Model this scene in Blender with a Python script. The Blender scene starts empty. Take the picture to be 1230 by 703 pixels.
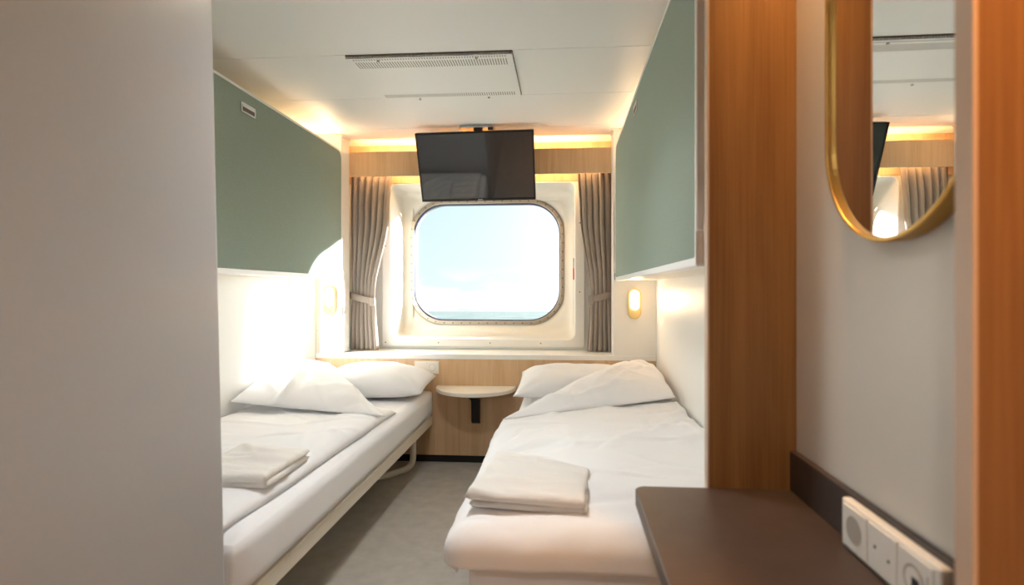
import bpy, bmesh, math, random
from mathutils import Vector, noise, Matrix
random.seed(4)
S = bpy.context.scene
COL = S.collection
def lin(r, g, b):
    f = lambda c: (c/255/12.92) if c/255 <= .04045 else ((c/255+.055)/1.055)**2.4
    return (f(r), f(g), f(b), 1)

# ------------------------------------------------------------------ camera
FPX, PPX, HORIZON = 650.0, 629.0, 349.0       # focal length and principal point in pixels of 1230x703
EYE = 1.09
cam_d = bpy.data.cameras.new('camera')
cam = bpy.data.objects.new('camera', cam_d); COL.objects.link(cam)
cam_d.sensor_width = 36; cam_d.sensor_fit = 'HORIZONTAL'
cam_d.lens = FPX/1230*36
cam_d.shift_x = -(PPX-615)/1230
cam_d.shift_y = (HORIZON-351.5)/1230
cam_d.clip_start = .02; cam_d.clip_end = 60000
cam.location = (0, 0, EYE)
cam.rotation_euler = (math.pi/2, 0, math.atan(47/650))
cam_d.dof.use_dof = True; cam_d.dof.focus_distance = 2.9; cam_d.dof.aperture_fstop = 2.8
S.camera = cam

# ------------------------------------------------------------------ sun, sky, exposure
SUN_AZ, SUN_EL = math.radians(45), math.radians(15.5)
SUNDIR = Vector((math.sin(SUN_AZ)*math.cos(SUN_EL), math.cos(SUN_AZ)*math.cos(SUN_EL), math.sin(SUN_EL)))
sd = bpy.data.lights.new('sun', 'SUN'); sd.energy = 17; sd.angle = math.radians(.7); sd.color = (1, .995, .985)
sun = bpy.data.objects.new('sun', sd); COL.objects.link(sun)
sun.location = (6, 10, 6); sun.rotation_euler = (-SUNDIR).to_track_quat('-Z', 'Y').to_euler()

W = bpy.data.worlds.new('world'); S.world = W; W.use_nodes = True
nt = W.node_tree; N = nt.nodes; L = nt.links; N.clear()
def nn(t, **k):
    n = N.new(t)
    for a, b in k.items(): setattr(n, a, b)
    return n
out = nn('ShaderNodeOutputWorld'); bg = nn('ShaderNodeBackground')
tc = nn('ShaderNodeTexCoord'); sep = nn('ShaderNodeSeparateXYZ')
L.new(tc.outputs['Generated'], sep.inputs[0])
mr = nn('ShaderNodeMapRange'); mr.inputs[1].default_value = -.04; mr.inputs[2].default_value = .30
L.new(sep.outputs['Z'], mr.inputs[0])
ramp = nn('ShaderNodeValToRGB'); L.new(mr.outputs[0], ramp.inputs[0])
ramp.color_ramp.elements[0].color = (.78, .88, .94, 1)
ramp.color_ramp.elements[1].color = (.50, .74, .86, 1)
e = ramp.color_ramp.elements.new(.45); e.color = (.68, .83, .89, 1)
# glow of the sky around the sun
dp = nn('ShaderNodeVectorMath', operation='DOT_PRODUCT'); L.new(tc.outputs['Generated'], dp.inputs[0]); dp.inputs[1].default_value = SUNDIR
mx = nn('ShaderNodeMath', operation='MAXIMUM'); L.new(dp.outputs['Value'], mx.inputs[0]); mx.inputs[1].default_value = 0
pw = nn('ShaderNodeMath', operation='POWER'); L.new(mx.outputs[0], pw.inputs[0]); pw.inputs[1].default_value = 9
ml = nn('ShaderNodeMath', operation='MULTIPLY_ADD'); L.new(pw.outputs[0], ml.inputs[0]); ml.inputs[1].default_value = 9; ml.inputs[2].default_value = .0
gl = nn('ShaderNodeMixRGB', blend_type='ADD'); gl.inputs[0].default_value = 1
glc = nn('ShaderNodeCombineXYZ')
for i, k in enumerate((1.0, .97, .90)):
    m2 = nn('ShaderNodeMath', operation='MULTIPLY'); L.new(ml.outputs[0], m2.inputs[0]); m2.inputs[1].default_value = k
    L.new(m2.outputs[0], glc.inputs[i])
# low clouds
mp = nn('ShaderNodeMapping'); mp.inputs['Scale'].default_value = (7, 7, 22); L.new(tc.outputs['Generated'], mp.inputs[0])
nz = nn('ShaderNodeTexNoise'); nz.inputs['Scale'].default_value = 1.3; nz.inputs['Detail'].default_value = 6; L.new(mp.outputs[0], nz.inputs['Vector'])
cr = nn('ShaderNodeMapRange'); cr.inputs[1].default_value = .44; cr.inputs[2].default_value = .54; L.new(nz.outputs[0], cr.inputs[0])
band = nn('ShaderNodeMapRange'); band.inputs[1].default_value = .045; band.inputs[2].default_value = .005; L.new(sep.outputs['Z'], band.inputs[0])
cm = nn('ShaderNodeMath', operation='MULTIPLY'); L.new(cr.outputs[0], cm.inputs[0]); L.new(band.outputs[0], cm.inputs[1])
cmix = nn('ShaderNodeMixRGB'); L.new(cm.outputs[0], cmix.inputs[0]); L.new(ramp.outputs[0], cmix.inputs[1]); cmix.inputs[2].default_value = (.98, .97, .96, 1)
L.new(cmix.outputs[0], gl.inputs[1]); L.new(glc.outputs[0], gl.inputs[2])
L.new(gl.outputs[0], bg.inputs[0]); bg.inputs[1].default_value = .60
L.new(bg.outputs[0], out.inputs[0])

S.view_settings.view_transform = 'Standard'; S.view_settings.look = 'None'
S.view_settings.gamma = 1; S.view_settings.use_curve_mapping = False
S.view_settings.exposure = 1.0
S.cycles.use_denoising = True
S.cycles.max_bounces = 14; S.cycles.diffuse_bounces = 8; S.cycles.glossy_bounces = 5
S.cycles.transparent_max_bounces = 12; S.cycles.sample_clamp_indirect = 8; S.cycles.caustics_reflective = False

# ------------------------------------------------------------------ materials
MATS = {}
def mat(name, col, rough=.5, metal=0, spec=.5, bump=0, bscale=200, var=0, vscale=8, sheen=0, coat=0, emit=None, estr=0, detail=3):
    m = bpy.data.materials.new(name); m.use_nodes = True
    n = m.node_tree.nodes; l = m.node_tree.links; b = n['Principled BSDF']
    b.inputs['Base Color'].default_value = col; b.inputs['Roughness'].default_value = rough
    b.inputs['Metallic'].default_value = metal; b.inputs['Specular IOR Level'].default_value = spec
    b.inputs['Sheen Weight'].default_value = sheen; b.inputs['Coat Weight'].default_value = coat
    t = n.new('ShaderNodeTexCoord')
    if var:
        z = n.new('ShaderNodeTexNoise'); z.inputs['Scale'].default_value = vscale; z.inputs['Detail'].default_value = 5
        l.new(t.outputs['Object'], z.inputs['Vector'])
        x = n.new('ShaderNodeMapRange'); x.inputs[1].default_value = .3; x.inputs[2].default_value = .7; x.inputs[3].default_value = 1-var; x.inputs[4].default_value = 1+var
        l.new(z.outputs[0], x.inputs[0])
        h = n.new('ShaderNodeHueSaturation'); h.inputs['Color'].default_value = col; l.new(x.outputs[0], h.inputs['Value'])
        l.new(h.outputs[0], b.inputs['Base Color'])
    if bump:
        z = n.new('ShaderNodeTexNoise'); z.inputs['Scale'].default_value = bscale; z.inputs['Detail'].default_value = detail
        l.new(t.outputs['Object'], z.inputs['Vector'])
        q = n.new('ShaderNodeBump'); q.inputs['Strength'].default_value = bump; q.inputs['Distance'].default_value = .003
        l.new(z.outputs[0], q.inputs['Height']); l.new(q.outputs[0], b.inputs['Normal'])
    if emit:
        b.inputs['Emission Color'].default_value = emit; b.inputs['Emission Strength'].default_value = estr
    MATS[name] = m; return m
def wood(name, c1, c2, rough=.45, gs=14, coat=0):
    m = bpy.data.materials.new(name); m.use_nodes = True
    n = m.node_tree.nodes; l = m.node_tree.links; b = n['Principled BSDF']
    t = n.new('ShaderNodeTexCoord'); mp = n.new('ShaderNodeMapping'); mp.inputs['Scale'].default_value = (gs, gs, gs*.06)
    l.new(t.outputs['Object'], mp.inputs[0])
    a = n.new('ShaderNodeTexNoise'); a.inputs['Scale'].default_value = 1.1; a.inputs['Detail'].default_value = 5; a.inputs['Distortion'].default_value = .9
    l.new(mp.outputs[0], a.inputs['Vector'])
    mp2 = n.new('ShaderNodeMapping'); mp2.inputs['Scale'].default_value = (gs*16, gs*16, gs*.35); l.new(t.outputs['Object'], mp2.inputs[0])
    f = n.new('ShaderNodeTexNoise'); f.inputs['Scale'].default_value = 1; f.inputs['Detail'].default_value = 3; l.new(mp2.outputs[0], f.inputs['Vector'])
    ad = n.new('ShaderNodeMath'); ad.operation = 'MULTIPLY_ADD'; l.new(f.outputs[0], ad.inputs[0]); ad.inputs[1].default_value = .45; l.new(a.outputs[0], ad.inputs[2])
    r = n.new('ShaderNodeValToRGB'); r.color_ramp.elements[0].position = .55; r.color_ramp.elements[1].position = .88
    r.color_ramp.elements[0].color = c2; r.color_ramp.elements[1].color = c1
    l.new(ad.outputs[0], r.inputs[0]); l.new(r.outputs[0], b.inputs['Base Color'])
    b.inputs['Roughness'].default_value = rough; b.inputs['Coat Weight'].default_value = coat
    q = n.new('ShaderNodeBump'); q.inputs['Strength'].default_value = .08; q.inputs['Distance'].default_value = .002
    l.new(f.outputs[0], q.inputs['Height']); l.new(q.outputs[0], b.inputs['Normal'])
    MATS[name] = m; return m

M_wall = mat('white_wall_panel', lin(236, 236, 233), .38, bump=.02, bscale=300)
M_hallwall = mat('hall_wall_panel', lin(218, 214, 206), .42, bump=.02, bscale=300)
M_part = mat('grey_white_laminate', lin(184, 184, 186), .33, bump=.05, bscale=260, var=.012, vscale=90)
M_ceil = mat('ceiling_panel_paint', lin(232, 234, 233), .5)
M_dark = mat('dark_gap', lin(40, 38, 36), .8)
M_maple = wood('light_maple_veneer', lin(222, 190, 152), lin(203, 167, 127))
M_beech = wood('red_brown_beech_veneer', lin(158, 116, 68), lin(130, 90, 48), .42, 11)
M_edge = mat('pale_edge_banding', lin(205, 180, 158), .45)
M_desk = mat('dark_brown_laminate', lin(66, 56, 52), .42, bump=.05, bscale=150, var=.10, vscale=30)
M_black = mat('black_plinth', lin(22, 19, 18), .5)
M_carpet = mat('grey_brown_carpet', lin(186, 180, 170), .95, spec=.1, bump=.9, bscale=420, var=.10, vscale=16, sheen=.2)
M_green = mat('sage_green_textile', lin(148, 163, 151), .85, spec=.2, bump=.35, bscale=650, var=.07, vscale=260)
M_white = mat('white_powder_coat', lin(238, 238, 235), .35)
M_liner = mat('shaded_cream_liner', lin(229, 227, 219), .4)  # cream tone of the liner, darkened to carry the shade in the recess
M_cream = mat('cream_powder_coat', lin(228, 222, 208), .4)
M_chrome = mat('brushed_chrome', lin(205, 205, 205), .25, metal=1)
M_steel = mat('window_ring_metal', lin(188, 178, 164), .42, metal=.7)
M_rivet = mat('rivet_metal', lin(140, 120, 95), .5, metal=.6)
M_gasket = mat('blue_black_gasket', lin(40, 48, 84), .4)
M_gold = mat('brushed_gold', lin(196, 158, 88), .36, metal=.9)
M_lampgold = mat('pale_gold_lamp_body', lin(240, 212, 145), .4, metal=.15)
M_curtain = mat('taupe_curtain_cloth', lin(160, 149, 140), .9, spec=.15, bump=.25, bscale=700, sheen=.15)
M_linen = mat('white_cotton_linen', lin(236, 236, 237), .9, spec=.15, bump=.25, bscale=28, sheen=.1, detail=6)
M_towel = mat('white_terry_towel', lin(240, 236, 230), .95, spec=.05, bump=1.0, bscale=380, sheen=.3)
M_sheet = mat('white_fitted_sheet', lin(236, 236, 238), .85, spec=.15, bump=.06, bscale=40, detail=5)
M_table = mat('white_table_laminate', lin(240, 236, 226), .35)
M_plastic = mat('white_plastic', lin(238, 236, 230), .3)
M_slot = mat('socket_hole_dark', lin(30, 28, 28), .6)
M_greyp = mat('grey_plastic', lin(178, 172, 164), .4)
M_tvbez = mat('tv_black_plastic', lin(16, 16, 18), .35)
M_screen = mat('tv_screen_glass', lin(34, 33, 36), .05, spec=1.0, coat=1)
M_red = mat('red_tag_paint', lin(200, 30, 40), .4)
M_lampglow = mat('lamp_diffuser', lin(255, 250, 235), .4, emit=(1, .90, .72, 1), estr=6)
M_ledw = mat('warm_led', lin(255, 230, 190), .4, emit=(1, .62, .25, 1), estr=5)
M_mirror = mat('mirror_silver', lin(238, 240, 240), .01, metal=1)
M_door = wood('entry_door_veneer', lin(190, 130, 70), lin(165, 105, 50))
# clear pane: straight-through light with a fresnel reflection
M_glass = bpy.data.materials.new('window_glass'); M_glass.use_nodes = True
_n = M_glass.node_tree.nodes; _l = M_glass.node_tree.links; _n.clear()
o_ = _n.new('ShaderNodeOutputMaterial'); mi = _n.new('ShaderNodeMixShader'); tr = _n.new('ShaderNodeBsdfTransparent'); go = _n.new('ShaderNodeBsdfGlossy'); fr = _n.new('ShaderNodeFresnel')
tr.inputs[0].default_value = (.97, .985, .98, 1); go.inputs['Roughness'].default_value = .02; fr.inputs[0].default_value = 1.2
_l.new(fr.outputs[0], mi.inputs[0]); _l.new(tr.outputs[0], mi.inputs[1]); _l.new(go.outputs[0], mi.inputs[2]); _l.new(mi.outputs[0], o_.inputs[0])
# sea
M_sea = bpy.data.materials.new('pale_teal_sea'); M_sea.use_nodes = True
_n = M_sea.node_tree.nodes; _l = M_sea.node_tree.links; b = _n['Principled BSDF']
t_ = _n.new('ShaderNodeTexCoord'); mp_ = _n.new('ShaderNodeMapping'); mp_.inputs['Scale'].default_value = (.010, .0026, 1)
z_ = _n.new('ShaderNodeTexNoise'); z_.inputs['Scale'].default_value = 1.6; z_.inputs['Detail'].default_value = 8; z_.inputs['Roughness'].default_value = .65
r_ = _n.new('ShaderNodeValToRGB'); r_.color_ramp.elements[0].position = .38; r_.color_ramp.elements[0].color = lin(74, 88, 88); r_.color_ramp.elements[1].position = .62; r_.color_ramp.elements[1].color = lin(116, 124, 121)
_l.new(t_.outputs['Object'], mp_.inputs[0]); _l.new(mp_.outputs[0], z_.inputs['Vector']); _l.new(z_.outputs[0], r_.inputs[0]); _l.new(r_.outputs[0], b.inputs['Base Color'])
b.inputs['Roughness'].default_value = .75; b.inputs['Specular IOR Level'].default_value = .15

# ------------------------------------------------------------------ mesh helpers
def mk(name, bm, m, parent=None, smooth=False):
    bmesh.ops.recalc_face_normals(bm, faces=bm.faces)
    me = bpy.data.meshes.new(name); bm.to_mesh(me); bm.free()
    if m: me.materials.append(m)
    if smooth:
        for p in me.polygons: p.use_smooth = True
    o = bpy.data.objects.new(name, me); COL.objects.link(o)
    if parent: o.parent = parent
    return o
def bbox(bm, x0, x1, y0, y1, z0, z1, bev=0, seg=2):
    r = bmesh.ops.create_cube(bm, size=1)
    vs = r['verts']
    for v in vs:
        v.co = Vector((x0+(v.co.x+.5)*(x1-x0), y0+(v.co.y+.5)*(y1-y0), z0+(v.co.z+.5)*(z1-z0)))
    if bev:
        es = list({e for v in vs for e in v.link_edges})
        bmesh.ops.bevel(bm, geom=es, offset=bev, segments=seg, affect='EDGES', profile=.5)
def box(name, x0, x1, y0, y1, z0, z1, m, parent=None, bev=0, seg=2, smooth=False):
    bm = bmesh.new(); bbox(bm, x0, x1, y0, y1, z0, z1, bev, seg)
    return mk(name, bm, m, parent, smooth)
def boxes(name, lst, m, parent=None, bev=0):
    bm = bmesh.new()
    for b in lst: bbox(bm, *b, bev)
    return mk(name, bm, m, parent)
def tag(o, label=None, cat=None, group=None, kind=None):
    if label: o['label'] = label
    if cat: o['category'] = cat
    if group: o['group'] = group
    if kind: o['kind'] = kind
    return o
def empty(name, loc=(0, 0, 0)):
    o = bpy.data.objects.new(name, None); COL.objects.link(o); o.location = loc
    o.empty_display_size = .05
    return o
def adopt(o, parent):
    """parent keeping the world place (parents only carry translations)"""
    o.parent = parent
    o.matrix_parent_inverse = Matrix.Translation(-parent.location)
    return o
def rrect(x0, x1, z0, z1, r, n=10):
    pts = []
    for cx, cz, a0 in ((x1-r, z1-r, 0), (x0+r, z1-r, 90), (x0+r, z0+r, 180), (x1-r, z0+r, 270)):
        for i in range(n+1):
            a = math.radians(a0+90*i/n); pts.append((cx+r*math.cos(a), cz+r*math.sin(a)))
    return pts
def loft(name, loops, m, parent=None, smooth=False, close=False, cap0=False, cap1=False):
    """loops: lists of 3D points of equal length"""
    bm = bmesh.new(); vl = [[bm.verts.new(p) for p in lp] for lp in loops]
    k = len(loops[0]); pairs = list(zip(vl, vl[1:]))
    if close: pairs.append((vl[-1], vl[0]))
    for a, b in pairs:
        for i in range(k): bm.faces.new((a[i], a[(i+1) % k], b[(i+1) % k], b[i]))
    if cap0: bm.faces.new(vl[0])
    if cap1: bm.faces.new(vl[-1])
    return mk(name, bm, m, parent, smooth)
def xz(pts, y): return [(p[0], y, p[1]) for p in pts]
def yz(pts, x): return [(x, p[0], p[1]) for p in pts]
def tube(name, path, r, m, parent=None, n=10, caps=True):
    bm = bmesh.new(); rings = []
    P = [Vector(p) for p in path]
    up = None
    for i, p in enumerate(P):
        d = (P[min(i+1, len(P)-1)]-P[max(i-1, 0)]).normalized()
        if up is None:
            up = Vector((0, 0, 1)) if abs(d.z) < .9 else Vector((1, 0, 0))
        a = d.cross(up).normalized(); b2 = a.cross(d).normalized(); up = b2
        rings.append([bm.verts.new(p+a*r*math.cos(2*math.pi*k/n)+b2*r*math.sin(2*math.pi*k/n)) for k in range(n)])
    for a, b in zip(rings, rings[1:]):
        for k in range(n): bm.faces.new((a[k], a[(k+1) % n], b[(k+1) % n], b[k]))
    if caps: bm.faces.new(rings[0]); bm.faces.new(rings[-1])
    return mk(name, bm, m, parent, True)
def bend(path, rad, n=6):
    """round the corners of a polyline"""
    P = [Vector(p) for p in path]; out = [P[0]]
    for a, b, c in zip(P, P[1:], P[2:]):
        u = (a-b).normalized(); w = (c-b).normalized()
        s, e = b+u*rad, b+w*rad
        for i in range(n+1):
            t = i/n; out.append(s*(1-t)**2+b*2*t*(1-t)+e*t*t)
    return out+[P[-1]]
def cyl(name, c, axis, r, h, m, parent=None, n=20, r2=None):
    c = Vector(c); A = {'x': Vector((1, 0, 0)), 'y': Vector((0, 1, 0)), 'z': Vector((0, 0, 1))}[axis]
    u = Vector((0, 0, 1)) if axis != 'z' else Vector((1, 0, 0)); w = A.cross(u)
    rr = r if r2 is None else r2
    lp = [[tuple(c+A*t*h+(u*math.cos(2*math.pi*k/n)+w*math.sin(2*math.pi*k/n))*q) for k in range(n)] for t, q in ((0, r), (1, rr))]
    return loft(name, lp, m, parent, cap0=True, cap1=True)
def ridge(p, seed, sc):
    return noise.noise(Vector((p[0]*sc+seed, p[1]*sc-seed, seed*.37)))

# ------------------------------------------------------------------ the setting
XL, XR, XH = -1.592, .576, .473        # left wall, alcove right wall, hall right wall
YH, YV, YN, YG = 3.40, 3.53, 3.70, 4.10
ZC = 2.10
def struct(o): o['kind'] = 'structure'; return o
fl = struct(box('floor', -1.75, .75, -1.2, 3.75, -.06, 0, M_carpet))
struct(box('wall_left', XL-.08, XL, 1.15, 3.75, 0, ZC, M_wall))
wl = bpy.data.objects['wall_left']
box('panel_seam', XL, XL+.0012, 3.052, 3.057, .45, ZC, M_greyp, wl)
struct(box('wall_right', XR, XR+.08, 1.135, 3.75, 0, ZC, M_wall))
struct(box('wall_hall_right', XH, XH+.06, -1.15, 1.135, 0, ZC, M_hallwall))
struct(box('wall_front', -.85, .6, -1.2, -1.12, 0, ZC, M_hallwall))
dr = struct(box('door_1', -.62, .28, -1.125, -1.09, 0, 2.0, M_door, bev=.004))
box('door_handle', .17, .19, -1.09, -1.03, .98, 1.0, M_chrome, dr); 
# wet-room block on the left of the entry; its corner leans a little in the picture
bm = bmesh.new()
ye = lambda z: 1.250-.0345*z
vs = []
x0, x1, r = -1.72, -.80, .012
prof = [(x0, -1.15), (x1, -1.15)]
def ring(z):
    y = ye(z); pts = [(x0, -1.15), (x1, -1.15)]
    for i in range(7):
        a = math.radians(90*i/6); pts.append((x1-r+r*math.cos(a), y-r+r*math.sin(a)))
    pts.append((x0, y)); return [(p[0], p[1], z) for p in pts]
struct(loft('wall_wetroom', [ring(0), ring(ZC)], M_part, cap0=True, cap1=True))
# ceiling: backing with separate panels below it
ce = struct(box('ceiling', -1.75, .75, -1.2, 4.25, ZC+.008, ZC+.06, M_dark))
seams = [-1.2, -.37, .15, .68, 1.21, 1.735, 2.262, 2.782, 3.31, 3.95]
for a, b in zip(seams, seams[1:]):
    if abs(a-2.262) < .01:
        box('ceiling_panel', -1.72, -.938, a+.0015, b-.0015, ZC, ZC+.008, M_ceil, ce)
        box('ceiling_panel', -.212, .72, a+.0015, b-.0015, ZC, ZC+.008, M_ceil, ce)
        box('ceiling_panel', -.938, -.212, a+.0015, b-.0015, ZC+.004, ZC+.008, M_ceil, ce)
    else:
        box('ceiling_panel', -1.72, .72, a+.0015, b-.0015, ZC, ZC+.008, M_ceil, ce)
# back wall: two wing columns, the hull skin behind
CL, CR = -1.425, .313
wb = struct(box('wall_back_left', XL-.02, CL, YH, YV, 0, ZC, M_wall, bev=.003))
box('corner_profile', XL, XL+.022, YH-.006, YH, .69, ZC, M_cream, wb, bev=.002)
for z in (.83, 1.05, 1.4): cyl('screw', (XL+.011, YH-.0075, z), 'y', .003, .0015, M_greyp, wb, 10)
wb2 = struct(box('wall_back_right', CR, XR+.02, YH, YV, 0, ZC, M_wall, bev=.003))
for i, (a, b) in enumerate(((XL, CL+.006), (CR-.006, XR))):
    t = struct(boxes('trim_%d' % (i+1), [(a, b, YH-.008, YH, ZC-.012, ZC), ((CL, CL+.006)[0] if i == 0 else CR-.006, (CL+.006 if i == 0 else CR), YH, YV, ZC-.012, ZC)], M_white))
    cyl('screw', ((a+b)/2+(.05 if i == 0 else -.09), YH-.0095, ZC-.006), 'y', .003, .0015, M_greyp, t, 10)
struct(box('wall_niche_left', XL-.06, XL-.02, YV, YG+.1, .0, ZC, M_wall))
struct(box('wall_niche_right', XR+.02, XR+.06, YV, YG+.1, .0, ZC, M_wall))
# ledge over the headboard
tl = struct(boxes('trim_3', [(CL+.001, CR-.001, YH-.014, YN, .655, .683), (XL+.002, CL+.001, YH-.014, YH-.001, .655, .683), (CR-.001, XR-.002, YH-.014, YH-.001, .655, .683)], M_white))
# hull skin with the window cut-out
GX0, GX1, GZ0, GZ1, GR = -1.138, -.019, .860, 1.748, .235
big = rrect(-1.75, .75, -.05, 2.2, .01)
struct(loft('wall_hull', [xz(big, YG+.05), xz(rrect(GX0-.02, GX1+.02, GZ0-.02, GZ1+.02, GR+.02), YG+.05), xz(rrect(GX0-.02, GX1+.02, GZ0-.02, GZ1+.02, GR+.02), YG+.10), xz(big, YG+.10)], M_white, close=True))
# window with its deep liner
w1 = struct(empty('window_1', (-.56, YG, .86)))
w1['label'] = 'deep rounded ship window with riveted metal ring'
def wadd(o): return adopt(o, w1)
OX0, OX1, OZ0, OZ1 = -1.200, .080, .757, 1.826
op = rrect(OX0, OX1, OZ0, OZ1, .045)
wadd(loft('surround_panel', [xz(rrect(-1.62, .60, .684, 2.099, .004), YN+.02), xz(rrect(OX0-.01, OX1+.01, OZ0-.01, OZ1+.01, .05), YN+.02), xz(rrect(OX0-.01, OX1+.01, OZ0-.01, OZ1+.01, .05), YN+.06), xz(rrect(-1.62, .60, .684, 2.099, .004), YN+.06)], M_white, close=True))
sf = wadd(loft('surround_frame', [xz(rrect(-1.262, .150, .700, 1.836, .02), YN+.021), xz(rrect(-1.262, .150, .700, 1.836, .02), YN+.006), xz(rrect(-1.257, .145, .705, 1.834, .02), YN), xz(rrect(OX0-.006, OX1+.006, OZ0-.006, OZ1+.003, .05), YN), xz(op, YN+.006)], M_white))
for sx, sz in ((-1.235, .728), (-.86, .728), (-.50, .728), (-.15, .728), (.115, 1.08), (.115, 1.55), (-1.235, 1.4)):
    s = cyl('screw', (sx, YN-.0015, sz), 'y', .0045, .003, M_rivet, None, 10); adopt(s, w1)
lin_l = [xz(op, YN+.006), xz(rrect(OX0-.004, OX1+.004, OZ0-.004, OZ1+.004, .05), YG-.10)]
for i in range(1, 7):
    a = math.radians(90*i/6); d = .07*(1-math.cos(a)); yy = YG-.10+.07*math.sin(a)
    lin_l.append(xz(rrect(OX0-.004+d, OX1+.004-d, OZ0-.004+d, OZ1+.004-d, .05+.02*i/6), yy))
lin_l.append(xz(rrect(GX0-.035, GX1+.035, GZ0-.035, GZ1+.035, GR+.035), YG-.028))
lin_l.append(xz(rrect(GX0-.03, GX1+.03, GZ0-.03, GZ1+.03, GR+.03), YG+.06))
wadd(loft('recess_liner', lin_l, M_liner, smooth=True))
ringo = wadd(loft('ring_frame', [xz(rrect(GX0-.030, GX1+.030, GZ0-.030, GZ1+.030, GR+.03), YG-.026), xz(rrect(GX0-.029, GX1+.029, GZ0-.029, GZ1+.029, GR+.029), YG-.034), xz(rrect(GX0-.004, GX1+.004, GZ0-.004, GZ1+.004, GR+.004), YG-.036), xz(rrect(GX0, GX1, GZ0, GZ1, GR), YG-.032), xz(rrect(GX0, GX1, GZ0, GZ1, GR), YG+.08)], M_steel))
wadd(loft('gasket', [xz(rrect(GX0-.001, GX1+.001, GZ0-.001, GZ1+.001, GR+.001), YG-.030), xz(rrect(GX0+.008, GX1-.008, GZ0+.008, GZ1-.008, GR-.008), YG-.022), xz(rrect(GX0+.008, GX1-.008, GZ0+.008, GZ1-.008, GR-.008), YG+.01)], M_gasket))
pane = wadd(loft('pane', [xz(rrect(GX0+.004, GX1-.004, GZ0+.004, GZ1-.004, GR-.004), YG-.004), xz(rrect(GX0+.004, GX1-.004, GZ0+.004, GZ1-.004, GR-.004), YG+.004)], M_glass, cap0=True, cap1=True))
# rivets around the ring
path = rrect(GX0-.017, GX1+.017, GZ0-.017, GZ1+.017, GR+.017, 14)
path = path+[path[0]]
acc = 0; seglen = [math.dist(a, b) for a, b in zip(path, path[1:])]; tot = sum(seglen); nr = 56
rm = None
for k in range(nr):
    t = tot*k/nr; i = 0
    while t > seglen[i]: t -= seglen[i]; i += 1
    a, b = path[i], path[i+1]; q = t/seglen[i]
    x, z = a[0]+(b[0]-a[0])*q, a[1]+(b[1]-a[1])*q
    if rm is None:
        s = cyl('rivet', (0, 0, 0), 'y', .0062, -.004, M_rivet, None, 10, .004); rm = s.data
    else:
        s = bpy.data.objects.new('rivet', rm); COL.objects.link(s)
    s.location = (x, YG-.0345, z); adopt(s, ringo)
    s.matrix_parent_inverse = Matrix.Identity(4)

# sea far below, the ship lists a little so its horizon lies below eye level
bm = bmesh.new(); bmesh.ops.create_grid(bm, x_segments=2, y_segments=2, size=25000)
sea = mk('sea', bm, M_sea); sea.location = (0, 6, -14); sea.rotation_euler = (-math.atan(25/650), 0, 0)
tag(sea, 'pale teal rippled sea under the horizon outside the window', 'sea', kind='stuff')

# ------------------------------------------------------------------ headboard, plinth, valance
hb = tag(empty('headboard_panel', (-.5, YH, .04)), 'light maple veneer headboard panel running along the wall behind both beds', 'headboard')
adopt(box('panel', XL+.002, XR-.002, YH-.012, YH+.0, .045, .655, M_maple), hb)
struct(box('baseboard_back', XL+.002, XR-.002, YH-.006, YH+.01, .0, .045, M_black))
struct(box('wall_back_lower', CL+.0005, CR-.0005, YH+.0005, YV, .0, .654, M_wall))
va = tag(empty('curtain_valance', (-.55, YV, 1.852)), 'light maple valance board across the top of the window niche', 'valance')
adopt(box('front_board', CL, CR, YV, YV+.018, 1.852, 2.016, M_maple, bev=.001), va)
adopt(box('wood_backing', CL-.12, CR+.12, YN-.002, YN+.019, 1.837, ZC, M_maple), va)
adopt(box('shelf_board', CL, CR, YV+.018, YV+.055, 1.925, 1.937, M_maple), va)
adopt(box('light_strip', CL+.05, CR-.05, YV+.022, YV+.034, 1.937, 1.943, M_ledw), va)
adopt(box('light_strip', CL+.05, CR-.05, YV+.022, YV+.034, 1.919, 1.925, M_ledw), va)
def area(name, loc, d, sx, sy, en, col, parent=None):
    a = bpy.data.lights.new(name, 'AREA'); a.shape = 'RECTANGLE'; a.size = sx; a.size_y = sy; a.energy = en; a.color = col
    o = bpy.data.objects.new(name, a); COL.objects.link(o); o.location = loc
    o.rotation_euler = Vector(d).to_track_quat('-Z', 'Y').to_euler()
    if parent: adopt(o, parent)
    return o
WARM = (1, .62, .27)
area('valance_uplight', (-.556, YV+.03, 1.950), (0, .5, 1), 1.6, .02, 3.0, WARM, va)
area('valance_downlight', (-.556, YV+.03, 1.916), (0, .8, -1), 1.6, .02, 1.8, WARM, va)

# ------------------------------------------------------------------ reading lamps (two visible; two more for the stowed upper bunks)
def pill(cx, cz, w, h, n=12): return rrect(cx-w/2, cx+w/2, cz-h/2, cz+h/2, w/2-.0001, n)
def reading_lamp(x, z, label, watt):
    t = empty('reading_lamp', (x, YH, z)); tag(t, label, 'lamp', 'pill-shaped reading lamps')
    adopt(loft('body', [xz(pill(x, z, .080, .190), YH-.001), xz(pill(x, z, .080, .190), YH-.017), xz(pill(x, z, .074, .184), YH-.021)], M_lampgold, cap1=True), t)
    adopt(loft('diffuser', [xz(pill(x, z+.022, .050, .118), YH-.020), xz(pill(x, z+.022, .050, .118), YH-.026), xz(pill(x, z+.022, .044, .112), YH-.029)], M_lampglow, cap1=True), t)
    adopt(cyl('switch', (x, YH-.021, z-.066), 'y', .008, -.004, M_lampgold, None, 16), t)
    area('reading_glow', (x, YH-.034, z+.02), (0, -1, .6 if z > 1.5 else 0), .05, .11, watt, (1, .60, .28), t)
reading_lamp(-1.497, 1.027, 'pill-shaped gold reading lamp lit beside the left curtain', .5)
reading_lamp(.443, 1.008, 'pill-shaped gold reading lamp lit beside the right curtain', .5)
reading_lamp(-1.505, 1.90, 'pill-shaped reading lamp glowing behind the stowed left bunk', 1.5)
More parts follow.
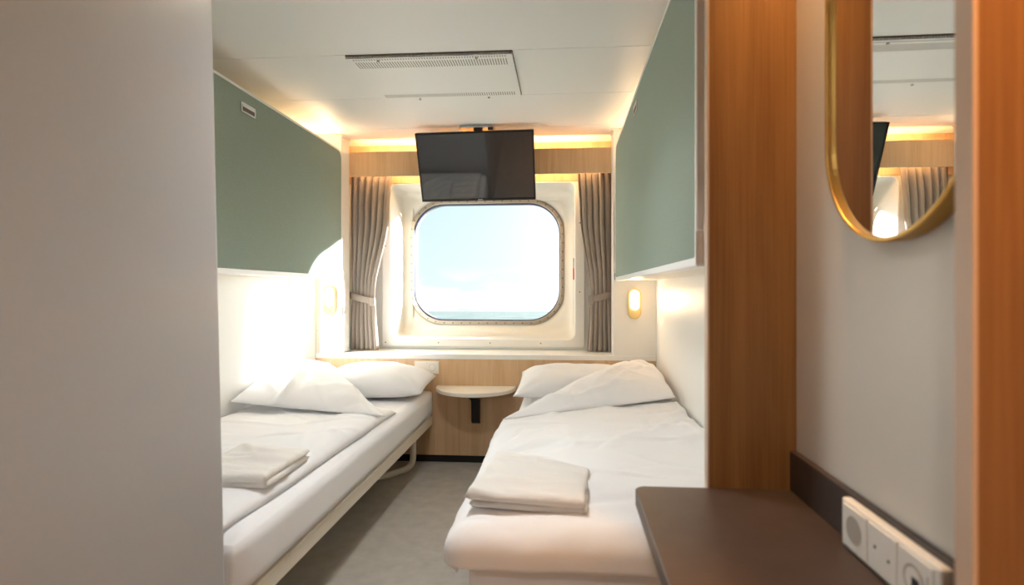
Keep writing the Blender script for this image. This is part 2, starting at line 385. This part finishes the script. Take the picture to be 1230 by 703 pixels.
reading_lamp(.455, 1.90, 'pill-shaped reading lamp glowing behind the stowed right bunk', 1.2)

# ------------------------------------------------------------------ stowed upper bunks
M_recess = mat('handle_recess', lin(96, 84, 78), .5)
def rtop(y0, y1, z0, z1, r, n=8):
    rb = min(r, .010); pts = []
    for cx, cz, a0, q in ((y1-r, z1-r, 0, r), (y0+r, z1-r, 90, r), (y0+rb, z0+rb, 180, rb), (y1-rb, z0+rb, 270, rb)):
        for i in range(n+1):
            a = math.radians(a0+90*i/n); pts.append((cx+q*math.cos(a), cz+q*math.sin(a)))
    return pts
def bunk(side, xf, y0, y1, z0, z1, label, hy, hz):
    """side -1: left (panel faces +x), +1: right (panel faces -x)"""
    w = XL if side < 0 else XR
    t = tag(empty('stowed_bunk', ((xf+w)/2, (y0+y1)/2, z0)), label, 'bunk bed', 'stowed upper bunks')
    s = -side                       # direction the face looks to
    r = .06
    out_ = rtop(y0, y1, z0, z1, r, 8); inn = rtop(y0+.012, y1-.012, z0+.022, z1-.012, r-.01, 8)
    # white tray: side wall, front lip
    adopt(loft('frame', [yz(rtop(y0, y1, z0, z1, r, 8), xf-s*.045), yz(out_, xf-s*.003), yz(rtop(y0+.003, y1-.003, z0+.003, z1-.003, r, 8), xf), yz(inn, xf), yz(inn, xf-s*.045)], M_white, close=True), t)
    adopt(loft('textile_panel', [yz(inn, xf-s*.03), yz(rtop(y0+.013, y1-.013, z0+.023, z1-.013, r-.01, 8), xf-s*.002)], M_green, cap0=True, cap1=True), t)
    # mattress tray behind
    a, b = sorted((xf-s*.046, w+s*.004))
    adopt(box('mattress_tray', a, b, y0+.06, y1-.05, z0+.03, z1-.12, M_cream, bev=.01), t)
    adopt(box('bottom_rail', *sorted((xf-s*.05, w+s*.003)), y0+.02, y1-.005, z0+.004, z0+.03, M_cream, bev=.004), t)
    # recessed pull handle
    hl = rrect(hy-.055, hy+.055, hz-.022, hz+.022, .005, 4)
    h2 = rrect(hy-.046, hy+.046, hz-.015, hz+.015, .004, 4)
    h = adopt(loft('pull_handle', [yz(hl, xf-s*.003), yz(hl, xf+s*.002), yz(h2, xf+s*.002), yz(h2, xf-s*.0015)], M_chrome), t)
    q = loft('recess', [yz(h2, xf+s*.0003), yz(h2, xf-s*.001)], M_recess, cap0=True, cap1=True); q.parent = h
    q = box('grip', *sorted((xf+s*.0035, xf-s*.001)), hy-.045, hy+.045, hz+.002, hz+.0145, M_chrome, None, bev=.001); q.parent = h
    adopt(box('hinge', *sorted((xf+s*.004, xf-s*.012)), y1-.004, y1+.010, z0+.005, z0+.05, M_chrome, bev=.002), t)
    return t
bunk(-1, -1.392, 1.33, 3.335, 1.160, 1.975, 'sage green upper bunk folded up on the left wall behind the grey corner', 2.307, 1.89)
rb_ = bunk(1, .320, 1.33, 3.335, 1.148, 1.972, 'sage green upper bunk folded up on the right wall beside the wood panel', 2.42, 1.895)
adopt(loft('end_board', [[(x, y, z) for x, z in [(.334, 1.155), (.334, 1.22), (.338, 1.27), (.35, 1.32), (.37, 1.36), (.40, 1.40), (.57, 1.40), (.57, 1.155)]] for y in (1.30, 1.327)], M_edge, cap0=True, cap1=True), rb_)
adopt(box('end_post', .345, .572, 1.31, 1.328, 1.40, ZC-.002, M_edge), rb_)
adopt(box('catch', .316, .336, 1.318, 1.329, 1.152, 1.235, M_white, bev=.003), rb_)

# ------------------------------------------------------------------ entry woodwork
wp = tag(empty('wood_partition', (.4, 1.146, 0)), 'tall reddish wood partition panel standing between the desk and the right bed', 'partition panel')
adopt(box('panel', .300, XR+.03, 1.135, 1.157, 0, ZC-.001, M_beech), wp)
adopt(box('edge_band', .296, .300, 1.1345, 1.1575, 0, ZC-.001, M_edge, bev=.0008), wp)
np_ = tag(empty('wood_side_panel', (.42, .52, 0)), 'orange wood side panel nearest the camera at the right border', 'partition panel')
adopt(box('panel', .368, XH-.0005, .509, .531, 0, ZC-.001, M_beech), np_)
adopt(box('edge_band', .3635, .368, .5085, .5315, 0, ZC-.001, M_edge, bev=.0008), np_)
dk = tag(empty('desk', (.3, .83, .656)), 'dark brown wall desk with a raised back edge beside the wood partition', 'desk')
bm = bmesh.new()
def desk_outline():
    r = .022; p = []
    for i in range(7):
        a = math.radians(180-90*i/6); p.append((.147+r+r*math.cos(a), 1.134-r+r*math.sin(a)))
    return [(.144, .533)]+p+[(XH-.0005, 1.134), (XH-.0005, .533)]
do = desk_outline()
cxm = Vector((.31, .83))
ins = lambda k: [tuple(Vector(p)+(cxm-Vector(p)).normalized()*k) for p in do]
adopt(loft('top', [[(x, y, .655) for x, y in do], [(x, y, .684) for x, y in do], [(x, y, .686) for x, y in ins(.003)]], M_desk, cap0=True, cap1=True), dk)
adopt(box('back_edge', .459, XH-.0006, .533, 1.134, .6861, .7655, M_desk, bev=.002), dk)
adopt(box('support_bracket', .36, .472, .60, .62, .45, .654, M_chrome, bev=.003), dk)

# mirror
YM = .785
mi_ = tag(empty('wall_mirror', (XH, YM, 1.16)), 'tall pill-shaped wall mirror in a brushed gold frame above the desk', 'mirror')
mw, z0m, z1m = .356, 1.158, 2.00
def mp(i): return rrect(YM-mw/2+i, YM+mw/2-i, z0m+i, z1m-i, mw/2-i-.0005, 20)
adopt(loft('frame', [yz(mp(0), XH-.0005), yz(mp(0), .449), yz(mp(.0015), .4475), yz(mp(.006), .4475), yz(mp(.0068), .449), yz(mp(.0068), .460)], M_gold), mi_)
adopt(loft('mirror_glass', [[(x+.0095*(y-YM), y, z) for x, y, z in yz(mp(.0067), q)] for q in (.4545, .459)], M_mirror, cap0=True, cap1=True), mi_)

# ------------------------------------------------------------------ ceiling vent
vt = tag(empty('ceiling_vent', (-.575, 2.522, ZC)), 'white perforated ventilation panel in the ceiling in front of the television', 'vent')
vx0, vx1, vy0, vy1 = -.936, -.214, 2.268, 2.778
adopt(box('panel', vx0, vx1, vy0+.006, vy1, ZC-.012, ZC-.010, M_ceil), vt)
adopt(boxes('side_lip', [(vx0, vx0+.002, vy0+.006, vy1, ZC-.010, ZC+.0035), (vx1-.002, vx1, vy0+.006, vy1, ZC-.010, ZC+.0035), (vx0, vx1, vy1-.002, vy1, ZC-.010, ZC+.0035)], M_ceil), vt)
M_gap = mat('vent_gap', lin(120, 108, 96), .8)
adopt(box('shadow_gap', vx0+.001, vx1+.004, vy0+.001, vy0+.0045, ZC-.003, ZC+.004, M_gap), vt)
adopt(box('shadow_gap', vx1+.0005, vx1+.003, vy0, vy1, ZC-.002, ZC+.004, M_gap), vt)
n = 66
adopt(tag(boxes('lip_comb', [(vx0+.006+(vx1-vx0-.012)*i/n, vx0+.006+(vx1-vx0-.012)*(i+.45)/n, vy0+.003, vy0+.0065, ZC-.012, ZC) for i in range(n)], M_ceil), kind='stuff'), vt)
sl = []
def slots(ya, yb, rows, sx, k):
    for i in range(k):
        x = vx0+.03+(vx1-vx0-.06)*i/(k-1)
        for j in range(rows):
            a = ya+(yb-ya)*j/rows; sl.append((x-sx/2, x+sx/2, a, a+(yb-ya)/rows*.8, ZC-.0124, ZC-.0118))
slots(vy0+.045, vy0+.125, 1, .0045, 58); slots(vy1-.075, vy1-.02, 1, .0045, 58)
slots(vy0+.014, vy0+.032, 1, .0045, 58)
M_vslot = mat('vent_slot', lin(150, 146, 138), .7)
adopt(tag(boxes('slot_holes', sl, M_vslot), kind='stuff'), vt)
for sx, sy in ((-.80, vy0+.03), (-.37, vy0+.03), (-.74, vy1-.006), (-.38, vy1-.006)):
    adopt(cyl('quarter_turn_screw', (sx, sy, ZC-.012), 'z', .006, -.006, M_greyp, None, 12), vt)

# ------------------------------------------------------------------ television
tv = empty('television', (-.5385, 3.29, 2.09)); tag(tv, 'black flat television hung tilted from the ceiling before the window', 'television')
import mathutils
TW, TH = .728, .425
ang = math.atan2(.165, .393)         # lower edge swings away from the room
Rm = Matrix.Translation((-.539, 3.25, 2.053)) @ Matrix.Rotation(ang, 4, 'X') @ Matrix.Rotation(math.radians(-.6), 4, 'Y')
def tvobj(o, par=tv):
    o.data.transform(Rm); o.parent = par; o.matrix_parent_inverse = Matrix.Translation(-tv.location); return o
# local frame: x right, y away from viewer, z down from 0 to -TH
tvobj(box('cabinet', -TW/2, TW/2, .004, .040, -TH, 0, M_tvbez, bev=.003))
tvobj(boxes('bezel', [(-TW/2, TW/2, 0, .006, -.010, 0), (-TW/2, TW/2, 0, .006, -TH, -TH+.016), (-TW/2, -TW/2+.009, 0, .006, -TH, 0), (TW/2-.009, TW/2, 0, .006, -TH, 0)], M_tvbez))
tvobj(box('screen', -TW/2+.008, TW/2-.008, .0025, .005, -TH+.015, -.009, M_screen))
tvobj(box('maker_mark', -.003, .028, -.0008, .0005, -TH+.005, -TH+.010, M_greyp))
tvobj(box('back_bulge', -.2, .2, .040, .065, -.36, -.08, M_tvbez, bev=.01))
adopt(box('ceiling_bracket', -.63, -.43, 3.27, 3.395, ZC-.016, ZC-.0005, M_chrome, bev=.002), tv)
adopt(box('bracket_arm', -.56, -.50, 3.365, 3.39, 1.97, ZC-.015, M_chrome, bev=.003), tv)
adopt(cyl('bracket_knob', (-.455, 3.275, ZC-.022), 'x', .010, .03, M_tvbez, None, 14), tv)

# ------------------------------------------------------------------ curtains
def curtain(pts, folds, inner, label, seed, tz):
    """pts: (z, xa, xb) from top to bottom"""
    t = tag(empty('curtain', ((pts[0][1]+pts[0][2])/2, 3.60, .69)), label, 'curtain', 'taupe window curtains')
    NZ, NU = 70, 150
    def span(z):
        for (z0, a0, b0), (z1, a1, b1) in zip(pts, pts[1:]):
            if z <= z0 and z >= z1:
                q = (z0-z)/(z0-z1); q2 = q*q*(3-2*q)
                return a0+(a1-a0)*q2, b0+(b1-b0)*q2
        return pts[-1][1:]
    zt, zb = pts[0][0], pts[-1][0]
    bm = bmesh.new(); g = []
    for j in range(NZ+1):
        z = zt+(zb-zt)*j/NZ; a, b = span(z); row = []
        tight = math.exp(-((z-tz)/.10)**2)
        amp = .032*(1-.5*tight)
        for i in range(NU+1):
            u = i/NU
            ph = u*folds*2*math.pi + .7*noise.noise(Vector((u*4, z*.8, seed)))+.7*noise.noise(Vector((u*9, z*.35, seed+3)))
            a_ = amp*(.65+.5*noise.noise(Vector((u*6, z*1.2, seed+9))))
            # the free inner edge swings flatter
            y = 3.605+a_*math.sin(ph)
            x = a+(b-a)*u+.008*math.sin(ph*1.0+1.1)
            row.append(bm.verts.new((x, y, z)))
        g.append(row)
    for r0, r1 in zip(g, g[1:]):
        for i in range(NU): bm.faces.new((r0[i], r0[i+1], r1[i+1], r1[i]))
    c = mk('cloth', bm, M_curtain, None, True); adopt(c, t)
    so = c.modifiers.new('thick', 'SOLIDIFY'); so.thickness = .003
    # tie-back band
    a, b = span(tz); cx, hw = (a+b)/2, (b-a)/2+.012
    lo = []
    for k, dz, dr in ((0, .022, -.003), (1, .018, .001), (2, -.018, .001), (3, -.022, -.003)):
        lo.append([(cx+(hw+dr)*math.cos(q)*1.0, 3.602+(.040+dr)*math.sin(q), tz+dz+.022*inner*math.cos(q)*-1) for q in [2*math.pi*i/40 for i in range(40)]])
    tb = loft('tie_back', lo, M_curtain, None, True); adopt(tb, t)
    xe = (b if inner > 0 else a)
    kn = box('tie_loop', xe-.014, xe+.018, 3.558, 3.566, tz-.050, tz+.004, M_curtain, None, bev=.003); adopt(kn, t)
    adopt(boxes('track', [(min(pts[0][1:]), max(pts[0][1:]), 3.59, 3.62, zt-.002, zt+.014)], M_white), t)
    return t
curtain([(1.895, -1.445, -1.165), (1.62, -1.448, -1.185), (1.04, -1.438, -1.285), (.95, -1.444, -1.275), (.686, -1.452, -1.258)], 6, 1, 'taupe curtain tied back at the left side of the window, sunlit along its edge', 1.3, 1.035)
curtain([(1.895, .095, .345), (1.62, .110, .345), (1.05, .182, .338), (.95, .172, .342), (.686, .158, .352)], 6, -1, 'taupe curtain tied back at the right side of the window beside the red tag', 7.1, 1.05)

# red marker on the window liner
rt = tag(empty('emergency_tag', (.064, 3.8, 1.23)), 'small red and grey emergency tag stuck on the right side of the window recess', 'tag')
adopt(box('red_strip', .071, .0795, 3.785, 3.80, 1.165, 1.245, M_red, bev=.001), rt)
adopt(box('grey_strip', .071, .0795, 3.785, 3.80, 1.246, 1.315, M_greyp, bev=.001), rt)

# ------------------------------------------------------------------ sockets
ss = tag(empty('wall_socket', (-.861, YH-.012, .60)), 'white double socket plate on the maple headboard beside the left pillow', 'socket')
yf = YH-.012
adopt(box('plate', -.940, -.783, yf-.009, yf-.0005, .561, .642, M_plastic, bev=.003), ss)
adopt(box('blank_module', -.933, -.866, yf-.0115, yf-.008, .569, .634, M_plastic, bev=.001), ss)
o = adopt(box('outlet_module', -.860, -.790, yf-.0115, yf-.008, .569, .634, M_plastic, bev=.001), ss)
adopt(loft('socket_cup', [[(-.825+q*math.cos(2*math.pi*k/24), y, .6015+q*math.sin(2*math.pi*k/24)) for k in range(24)] for q, y in ((.022, yf-.0118), (.0205, yf-.0118), (.0195, yf-.0085))], M_greyp, cap1=True), ss)
for dx in (-.0095, .0095): adopt(cyl('pin_hole', (-.825+dx, yf-.0086, .6015), 'y', .003, -.0004, M_slot, None, 10), ss)
for dz in (-.017, .017): adopt(box('earth_clip', -.828, -.822, yf-.0112, yf-.0085, .6015+dz-.002, .6015+dz+.002, M_chrome), ss)

xf = .459
ds = tag(empty('desk_socket_strip', (xf, .78, .687)), 'long white triple socket plate on the raised back edge of the desk', 'socket')
adopt(box('plate', xf-.016, xf-.0005, .668, .897, .6868, .7625, M_plastic, bev=.004, seg=3), ds)
xs = xf-.016
for a, b in ((.823, .888), (.752, .817), (.681, .746)):
    adopt(box('module', xs-.0022, xs+.001, a, b, .693, .756, M_plastic, bev=.0008), ds)
xm = xs-.0022
def disc_yz(name, y, z, rs, m):   # rings (radius, x)
    return adopt(loft(name, [[(x, y+q*math.cos(2*math.pi*k/28), z+q*math.sin(2*math.pi*k/28)) for k in range(28)] for q, x in rs], m, cap1=True), ds)
disc_yz('socket_cup', .856, .7245, ((.021, xm-.0006), (.0198, xm-.0006), (.019, xm-.0002)), M_greyp)
for y, z in ((.800, .727), (.768, .7215)): adopt(box('indicator_dot', xm-.0006, xm, y-.002, y+.002, z-.002, z+.002, M_slot), ds)
disc_yz('port_rim', .715, .7245, ((.020, xm-.0001), (.020, xm-.001), (.0165, xm-.001), (.0165, xm-.0004)), M_greyp)
disc_yz('port_insert', .715, .7245, ((.0158, xm-.0001), (.0158, xm-.0012)), M_plastic)
adopt(box('data_port', xm-.0018, xm-.0011, .703, .717, .714, .729, M_slot), ds)
adopt(box('label_slot', xm-.0006, xm, .688, .690, .708, .742, M_greyp), ds)

# ------------------------------------------------------------------ half-round wall table
wt = tag(empty('wall_table', (-.544, YH-.012, .46)), 'white half-round bedside table fixed to the headboard between the beds', 'table')
cx, yb = -.544, YH-.0125
def half(rx, ry, n=28): return [(cx+rx*math.cos(math.pi+math.pi*i/n), yb+ry*math.sin(math.pi+math.pi*i/n)*1.0) for i in range(n+1)]
lp = lambda d, z: [(x, y, z) for x, y in half(.252-d, .262-d)]
adopt(loft('table_top', [lp(.004, .4625), lp(0, .466), lp(0, .484), lp(.004, .488)], M_table, cap0=True, cap1=True), wt)
bm = bmesh.new()
pr = [(yb, .4615), (yb-.18, .4615), (yb-.18, .452), (yb-.035, .40), (yb-.030, .275), (yb-.022, .262), (yb, .25)]
adopt(loft('bracket', [[(cx-.002+dx, y, z) for y, z in pr] for dx in (-.026, -.023, .023, .026)], M_black, cap0=True, cap1=True), wt)

# ------------------------------------------------------------------ beds
def mattress_mesh(x0, x1, y0, y1, z0, z1, seed):
    nx, ny, nz_ = 26, 60, 8
    bm = bmesh.new(); bbox(bm, x0, x1, y0, y1, z0, z1)
    bmesh.ops.subdivide_edges(bm, edges=[e for e in bm.edges], cuts=23, use_grid_fill=True)
    r = .045; c = Vector(((x0+x1)/2, (y0+y1)/2, (z0+z1)/2)); h = Vector(((x1-x0)/2-r, (y1-y0)/2-r, (z1-z0)/2-r))
    for v in bm.verts:
        d = v.co-c; k = Vector([max(-h[i], min(h[i], d[i])) for i in range(3)])
        e = d-k
        if e.length > 1e-6: d = k+e.normalized()*r
        w = .0035*noise.noise(Vector((d.x*5, d.y*4, d.z*9+seed)))
        v.co = c+d+Vector((w, 0, w*.6 if d.z > 0 else 0))
    return bm
def bed(x0, x1, y0, y1, rx, label, leg_side, seed):
    t = tag(empty('single_bed', ((x0+x1)/2, (y0+y1)/2, 0)), label, 'bed', 'single beds')
    adopt(mk('mattress', mattress_mesh(x0, x1, y0, y1, .300, .468, seed), M_sheet, None, True), t)
    a, b = (x0+.01, x1-.012)
    adopt(box('side_rail', b-.03, b, y0+.02, y1-.03, .247, .301, M_cream, bev=.004), t)
    adopt(box('side_rail', a, a+.03, y0+.02, y1-.03, .247, .301, M_cream, bev=.004), t)
    adopt(box('end_rail', a+.03, b-.03, y0+.02, y0+.05, .247, .301, M_cream, bev=.004), t)
    adopt(box('end_rail', a+.03, b-.03, y1-.06, y1-.03, .247, .301, M_cream, bev=.004), t)
    for k in range(12):
        y = y0+.14+k*(y1-y0-.28)/11
        adopt(box('slat', a+.03, b-.03, y-.03, y+.03, .285, .299, M_cream), t)
    for yl, s in ((y1-.165, -1), (y0+.25, 1)):
        xa, xb = (b-.085, a+.085)
        p = bend([(xa, yl, .26), (xa, yl, .021), (xa-.13, yl+s*.19, .021), (xb, yl+s*.19, .021), (xb, yl, .021), (xb, yl, .26)], .07)
        adopt(tube('leg_frame', p, .019, M_cream), t)
    return t
bed(-1.588, -.806, 1.285, 3.383, 0, 'white single bed along the left wall with its metal leg showing', 1, 2.0)
bed(-.240, .570, 1.290, 3.383, 0, 'white single bed on the right beside the desk', 1, 5.0)

def closed_patch(name, fn_top, fn_bot, n, m_, mtl, parent=None):
    bm = bmesh.new(); T = [[bm.verts.new(fn_top(i/n, j/m_)) for j in range(m_+1)] for i in range(n+1)]
    B = [[T[i][j] if i in (0, n) or j in (0, m_) else bm.verts.new(fn_bot(i/n, j/m_)) for j in range(m_+1)] for i in range(n+1)]
    for i in range(n):
        for j in range(m_):
            bm.faces.new((T[i][j], T[i+1][j], T[i+1][j+1], T[i][j+1]))
            q = (B[i][j], B[i][j+1], B[i+1][j+1], B[i+1][j])
            if len(set(q)) == 4:
                try: bm.faces.new(q)
                except ValueError: pass
    return mk(name, bm, mtl, parent, True)
def puff(u, v, p=4, q=.5): return max(0, (1-abs(2*u-1)**p)*(1-abs(2*v-1)**p))**q

def pillow(name, c, ax, ay, T, rotz, tilt, label, seed):
    R = Matrix.Translation(c) @ Matrix.Rotation(rotz, 4, 'Z') @ Matrix.Rotation(tilt, 4, 'X')
    def base(u, v):
        a, b = 2*u-1, 2*v-1
        return a*ax*(.965+.035*b*b), b*ay*(.94+.06*a*a), a, b
    def crease(a, b, x, y):
        d = math.hypot(abs(a)-1, abs(b)-1); an = math.atan2(1-abs(b), 1-abs(a))
        w = .010*math.sin(an*9+seed)*math.exp(-(d-.25)**2/.09)
        return w+.009*noise.noise(Vector((x*7+seed, y*7, seed)))+.004*noise.noise(Vector((x*19, y*13+seed, 1)))
    def top(u, v):
        x, y, a, b = base(u, v); k = puff(u, v, 3.0, .6)
        return R @ Vector((x, y, k*(T+crease(a, b, x, y))))
    def bot(u, v):
        x, y, a, b = base(u, v); k = puff(u, v, 3.0, .6)
        return R @ Vector((x, y, -k*T*.45))
    o = closed_patch(name, top, bot, 44, 40, M_linen)
    return tag(o, label, 'pillow', 'white pillows')
pillow('pillow', Vector((-1.112, 3.13, .535)), .328, .225, .118, math.radians(2), math.radians(4), 'plump white pillow on the left bed below the window', 2.2)
pillow('pillow', Vector((.075, 3.12, .552)), .335, .235, .100, math.radians(-2), math.radians(8), 'white pillow on the right bed half covered by the turned-back duvet', 5.7)

CREASES = {}
def creases(seed, n=84, x0=-1.7, x1=.7, y0=1.2, y1=3.4, amp=.011):
    if seed not in CREASES:
        rg = random.Random(seed*100)
        cl = []
        for k in range(n*3):
            an = rg.gauss(.5 if seed > 5 else 2.4, .7)
            cl.append((rg.uniform(x0, x1), rg.uniform(y0, y1), math.cos(an), math.sin(an), rg.uniform(.07, .26), rg.uniform(.010, .024), amp*rg.uniform(-.6, 1.0)))
        CREASES[seed] = cl
    return CREASES[seed]
def wr(x, y, seed):
    """soft cloth relief: broad swells plus crisp crease lines"""
    a = noise.noise(Vector((x*3.1+seed, y*3.1, seed)))
    b = noise.noise(Vector((x*6+y*4+seed*2, y*9-x*3, seed)))
    h = .011*a+.005*b
    wob = .03*noise.noise(Vector((x*5, y*5, seed+2)))
    for cx, cy, c, s_, ln, w, am in creases(seed):
        dx, dy = x-cx, y-cy
        if abs(dx) > .5 or abs(dy) > .5: continue
        p = dx*c+dy*s_; q = -dx*s_+dy*c+wob
        if abs(q) < 3*w and abs(p) < 2*ln: h += am*math.exp(-(q/w)**2-(p/ln)**2)
    return h

def quad_patch(name, A, B, C, D, T, seed, mtl, n=44, m_=44, p=5, q=.5, under=.25, rel=1.0, bow=0, waves=0):
    """A->B is the u edge at v=0, D->C the u edge at v=1"""
    A, B, C, D = map(Vector, (A, B, C, D))
    def pos(u, v): return (A*(1-u)+B*u)*(1-v)+(D*(1-u)+C*u)*v
    def top(u, v):
        P = pos(u, v); k = puff(u, v, p, q)
        ew = .010*noise.noise(Vector((u*5+seed, v*5, seed)))
        return P+Vector((ew*(1-k), ew*(1-k)*.8, k*(T+rel*wr(P.x, P.y, seed)+waves*noise.noise(Vector((u*2.5+v*2, v*9, seed))))+bow*math.sin(math.pi*u)*math.sin(math.pi*v)))
    def bot(u, v):
        P = pos(u, v); k = puff(u, v, p, q)
        return P+Vector((0, 0, -k*T*under+bow*math.sin(math.pi*u)*math.sin(math.pi*v)))
    return closed_patch(name, top, bot, n, m_, mtl)

# left duvet: flat cover ending short of the mattress edge, top corner turned back
dl = quad_patch('duvet', (-1.583, 1.305, .476), (-.868, 1.305, .474), (-.835, 2.66, .474), (-1.583, 2.86, .478), .040, 1.7, M_linen, 90, 150, 14, .45, .1, 1.0)
tag(dl, 'white duvet spread on the left bed with its top turned back', 'duvet', 'white duvets')
fl_ = quad_patch('folded_corner', (-1.578, 2.46, .560), (-.815, 2.44, .508), (-1.37, 3.12, .640), (-1.578, 2.96, .675), .050, 3.9, M_linen, 80, 66, 3.0, .55, .5, 2.2, .02)
fl_.parent = dl

# right duvet: hangs over the open side and the foot
def drape(d, L, r):
    """flat for L-r, quarter turn, then straight down; returns (run, drop)"""
    if d < L-r: return d, 0
    a = (d-(L-r))/r
    if a < math.pi/2: return L-r+r*math.sin(a), r*(1-math.cos(a))
    return L, r+(d-(L-r)-r*math.pi/2)
bm = bmesh.new(); NU, NV = 84, 120; g = []
xw, ztop = .566, .512
for i in range(NU+1):
    row = []
    for j in range(NV+1):
        du = i/NU*.895; dv = j/NV
        run, drop = drape(du, .836, .05)
        x = xw-run
        yhead = 2.42+.42*(x+.25)/.82
        ltot = yhead-1.262
        ry, dy = drape(dv*(ltot+.055), ltot, .05)
        p_, q_ = max(0, (run-.786)/.05), max(0, (ry-(ltot-.05))/.05)
        if p_ > 0 and q_ > 0:            # rounded plan of the hanging corner
            k_ = max(p_, q_)/math.hypot(p_, q_)
            x = xw-(.786+.05*p_*k_); ry = ltot-.05+.05*q_*k_
        y = yhead-ry
        dd = (drop**4+dy**4)**.25
        flare = .018*math.sin(y*9+1)*min(1, drop/.08)+.012*math.sin(x*11)*min(1, dy/.1)
        w = wr(x, y, 6.3)*1.25
        belly = .012*math.sin(max(0, min(1, (xw-x)/.83))*math.pi)
        # long soft folds running to the foot on the near half
        near = max(0, min(1, (1.9-y)/.5))
        fold = .010*near*noise.noise(Vector((x*1.6+y*2, y*7, 4)))
        row.append(bm.verts.new((x-(abs(w)+flare*.5)*.8*min(1, drop/.03), y-(abs(w)*.6+flare*.4)*min(1, dy/.03), ztop-dd+(w+belly+fold)*max(.25, 1-dd/.08))))
    g.append(row)
for a, b in zip(g, g[1:]):
    for j in range(NV): bm.faces.new((a[j], a[j+1], b[j+1], b[j]))
d2 = mk('duvet', bm, M_linen, None, True)
so = d2.modifiers.new('thick', 'SOLIDIFY'); so.thickness = .030; so.offset = 0
sb = d2.modifiers.new('soft', 'SUBSURF'); sb.levels = 1; sb.render_levels = 1
tag(d2, 'white duvet draped over the right bed and its foot end', 'duvet', 'white duvets')
f2 = quad_patch('folded_corner', (-.262, 2.33, .530), (.560, 2.72, .560), (.560, 3.24, .620), (.35, 3.22, .665), .052, 8.3, M_linen, 90, 66, 3.0, .55, .5, 2.2, .02)
f2.parent = d2

# folded towels: stacked soft layers with rolled front edges
def towel(corners, z0, label, seed):
    (ax, ay), (bx, by), (cx, cy), (dx, dy) = corners     # near-left, near-right, far-right, far-left
    t = tag(empty('folded_towel', ((ax+cx)/2, (ay+cy)/2, z0)), label, 'towel', 'folded towels')
    h = .021
    for k, (z, sh) in enumerate(((z0, .004), (z0+h, -.004))):
        o = quad_patch('fold', (ax+sh, ay+sh, z+h*.5), (bx+sh*.5, by+sh, z+h*.5), (cx, cy, z+h*.5), (dx, dy, z+h*.5), h*.5+.001, seed+k*2, M_towel, 44, 44, 22, .42, 1.0, .8, 0, .008*k)
        adopt(o, t)
    return t
towel(((-.246, 1.375), (.058, 1.335), (.078, 1.605), (-.212, 1.765)), .530, 'white folded terry towel lying on the right bed', 1.1)
towel(((-1.13, 1.50), (-.862, 1.515), (-.866, 1.80), (-1.13, 1.83)), .508, 'white folded terry towel on the left bed, cut off by the grey wall', 4.4)

# ------------------------------------------------------------------ ceiling downlights in the entry, above and behind the camera; the door one is added fill
def downlight(x, y, label, en, col, spread=150):
    t = tag(empty('ceiling_downlight', (x, y, ZC)), label, 'downlight', 'entry ceiling downlights')
    ring_ = lambda q, z: [(x+q*math.cos(2*math.pi*k/28), y+q*math.sin(2*math.pi*k/28), z) for k in range(28)]
    adopt(loft('trim_ring', [ring_(.055, ZC-.0005), ring_(.053, ZC-.006), ring_(.042, ZC-.006), ring_(.040, ZC-.002)], M_white), t)
    adopt(loft('lens', [ring_(.041, ZC-.0015), ring_(.041, ZC-.003)], M_lampglow, cap0=True, cap1=True), t)
    a = bpy.data.lights.new('downlight_glow', 'AREA'); a.shape = 'DISK'; a.size = .075; a.energy = en; a.color = col; a.spread = math.radians(spread)
    o = bpy.data.objects.new('downlight_glow', a); COL.objects.link(o); o.location = (x, y, ZC-.008); adopt(o, t)
downlight(.44, .35, 'round warm downlight in the entry ceiling near the wood side panel', 3.8, (1, .40, .06), 76)
downlight(.42, 1.00, 'round warm downlight in the ceiling over the desk', .7, (1, .52, .18), 58)
downlight(-.25, -.55, 'added unseen fill downlight in the entry ceiling by the door', 3.5, (1, .97, .94))  # added neutral fill for the foreground, unseen behind the camera

# unseen round fill lamp, added on the cabin ceiling to brighten the beds
cl = tag(empty('added_fill_lamp', (-.44, 1.62, ZC)), 'added unseen round fill lamp overhead between the two stowed bunks', 'ceiling lamp')
cring = lambda q, z: [(-.44+q*math.cos(2*math.pi*k/40), 1.62+q*math.sin(2*math.pi*k/40), z) for k in range(40)]
adopt(loft('base_ring', [cring(.145, ZC-.0005), cring(.145, ZC-.02), cring(.132, ZC-.024)], M_white), cl)
adopt(loft('diffuser', [cring(.133, ZC-.022), cring(.12, ZC-.030), cring(.06, ZC-.034)], M_lampglow, cap1=True), cl)
a = bpy.data.lights.new('added_fill_lamp_glow', 'AREA'); a.shape = 'DISK'; a.size = .24; a.energy = 3.3; a.spread = math.radians(120); a.color = (.95, .975, 1)
o = bpy.data.objects.new('added_fill_lamp_glow', a); COL.objects.link(o); o.location = (-.44, 1.62, ZC-.038); adopt(o, cl)
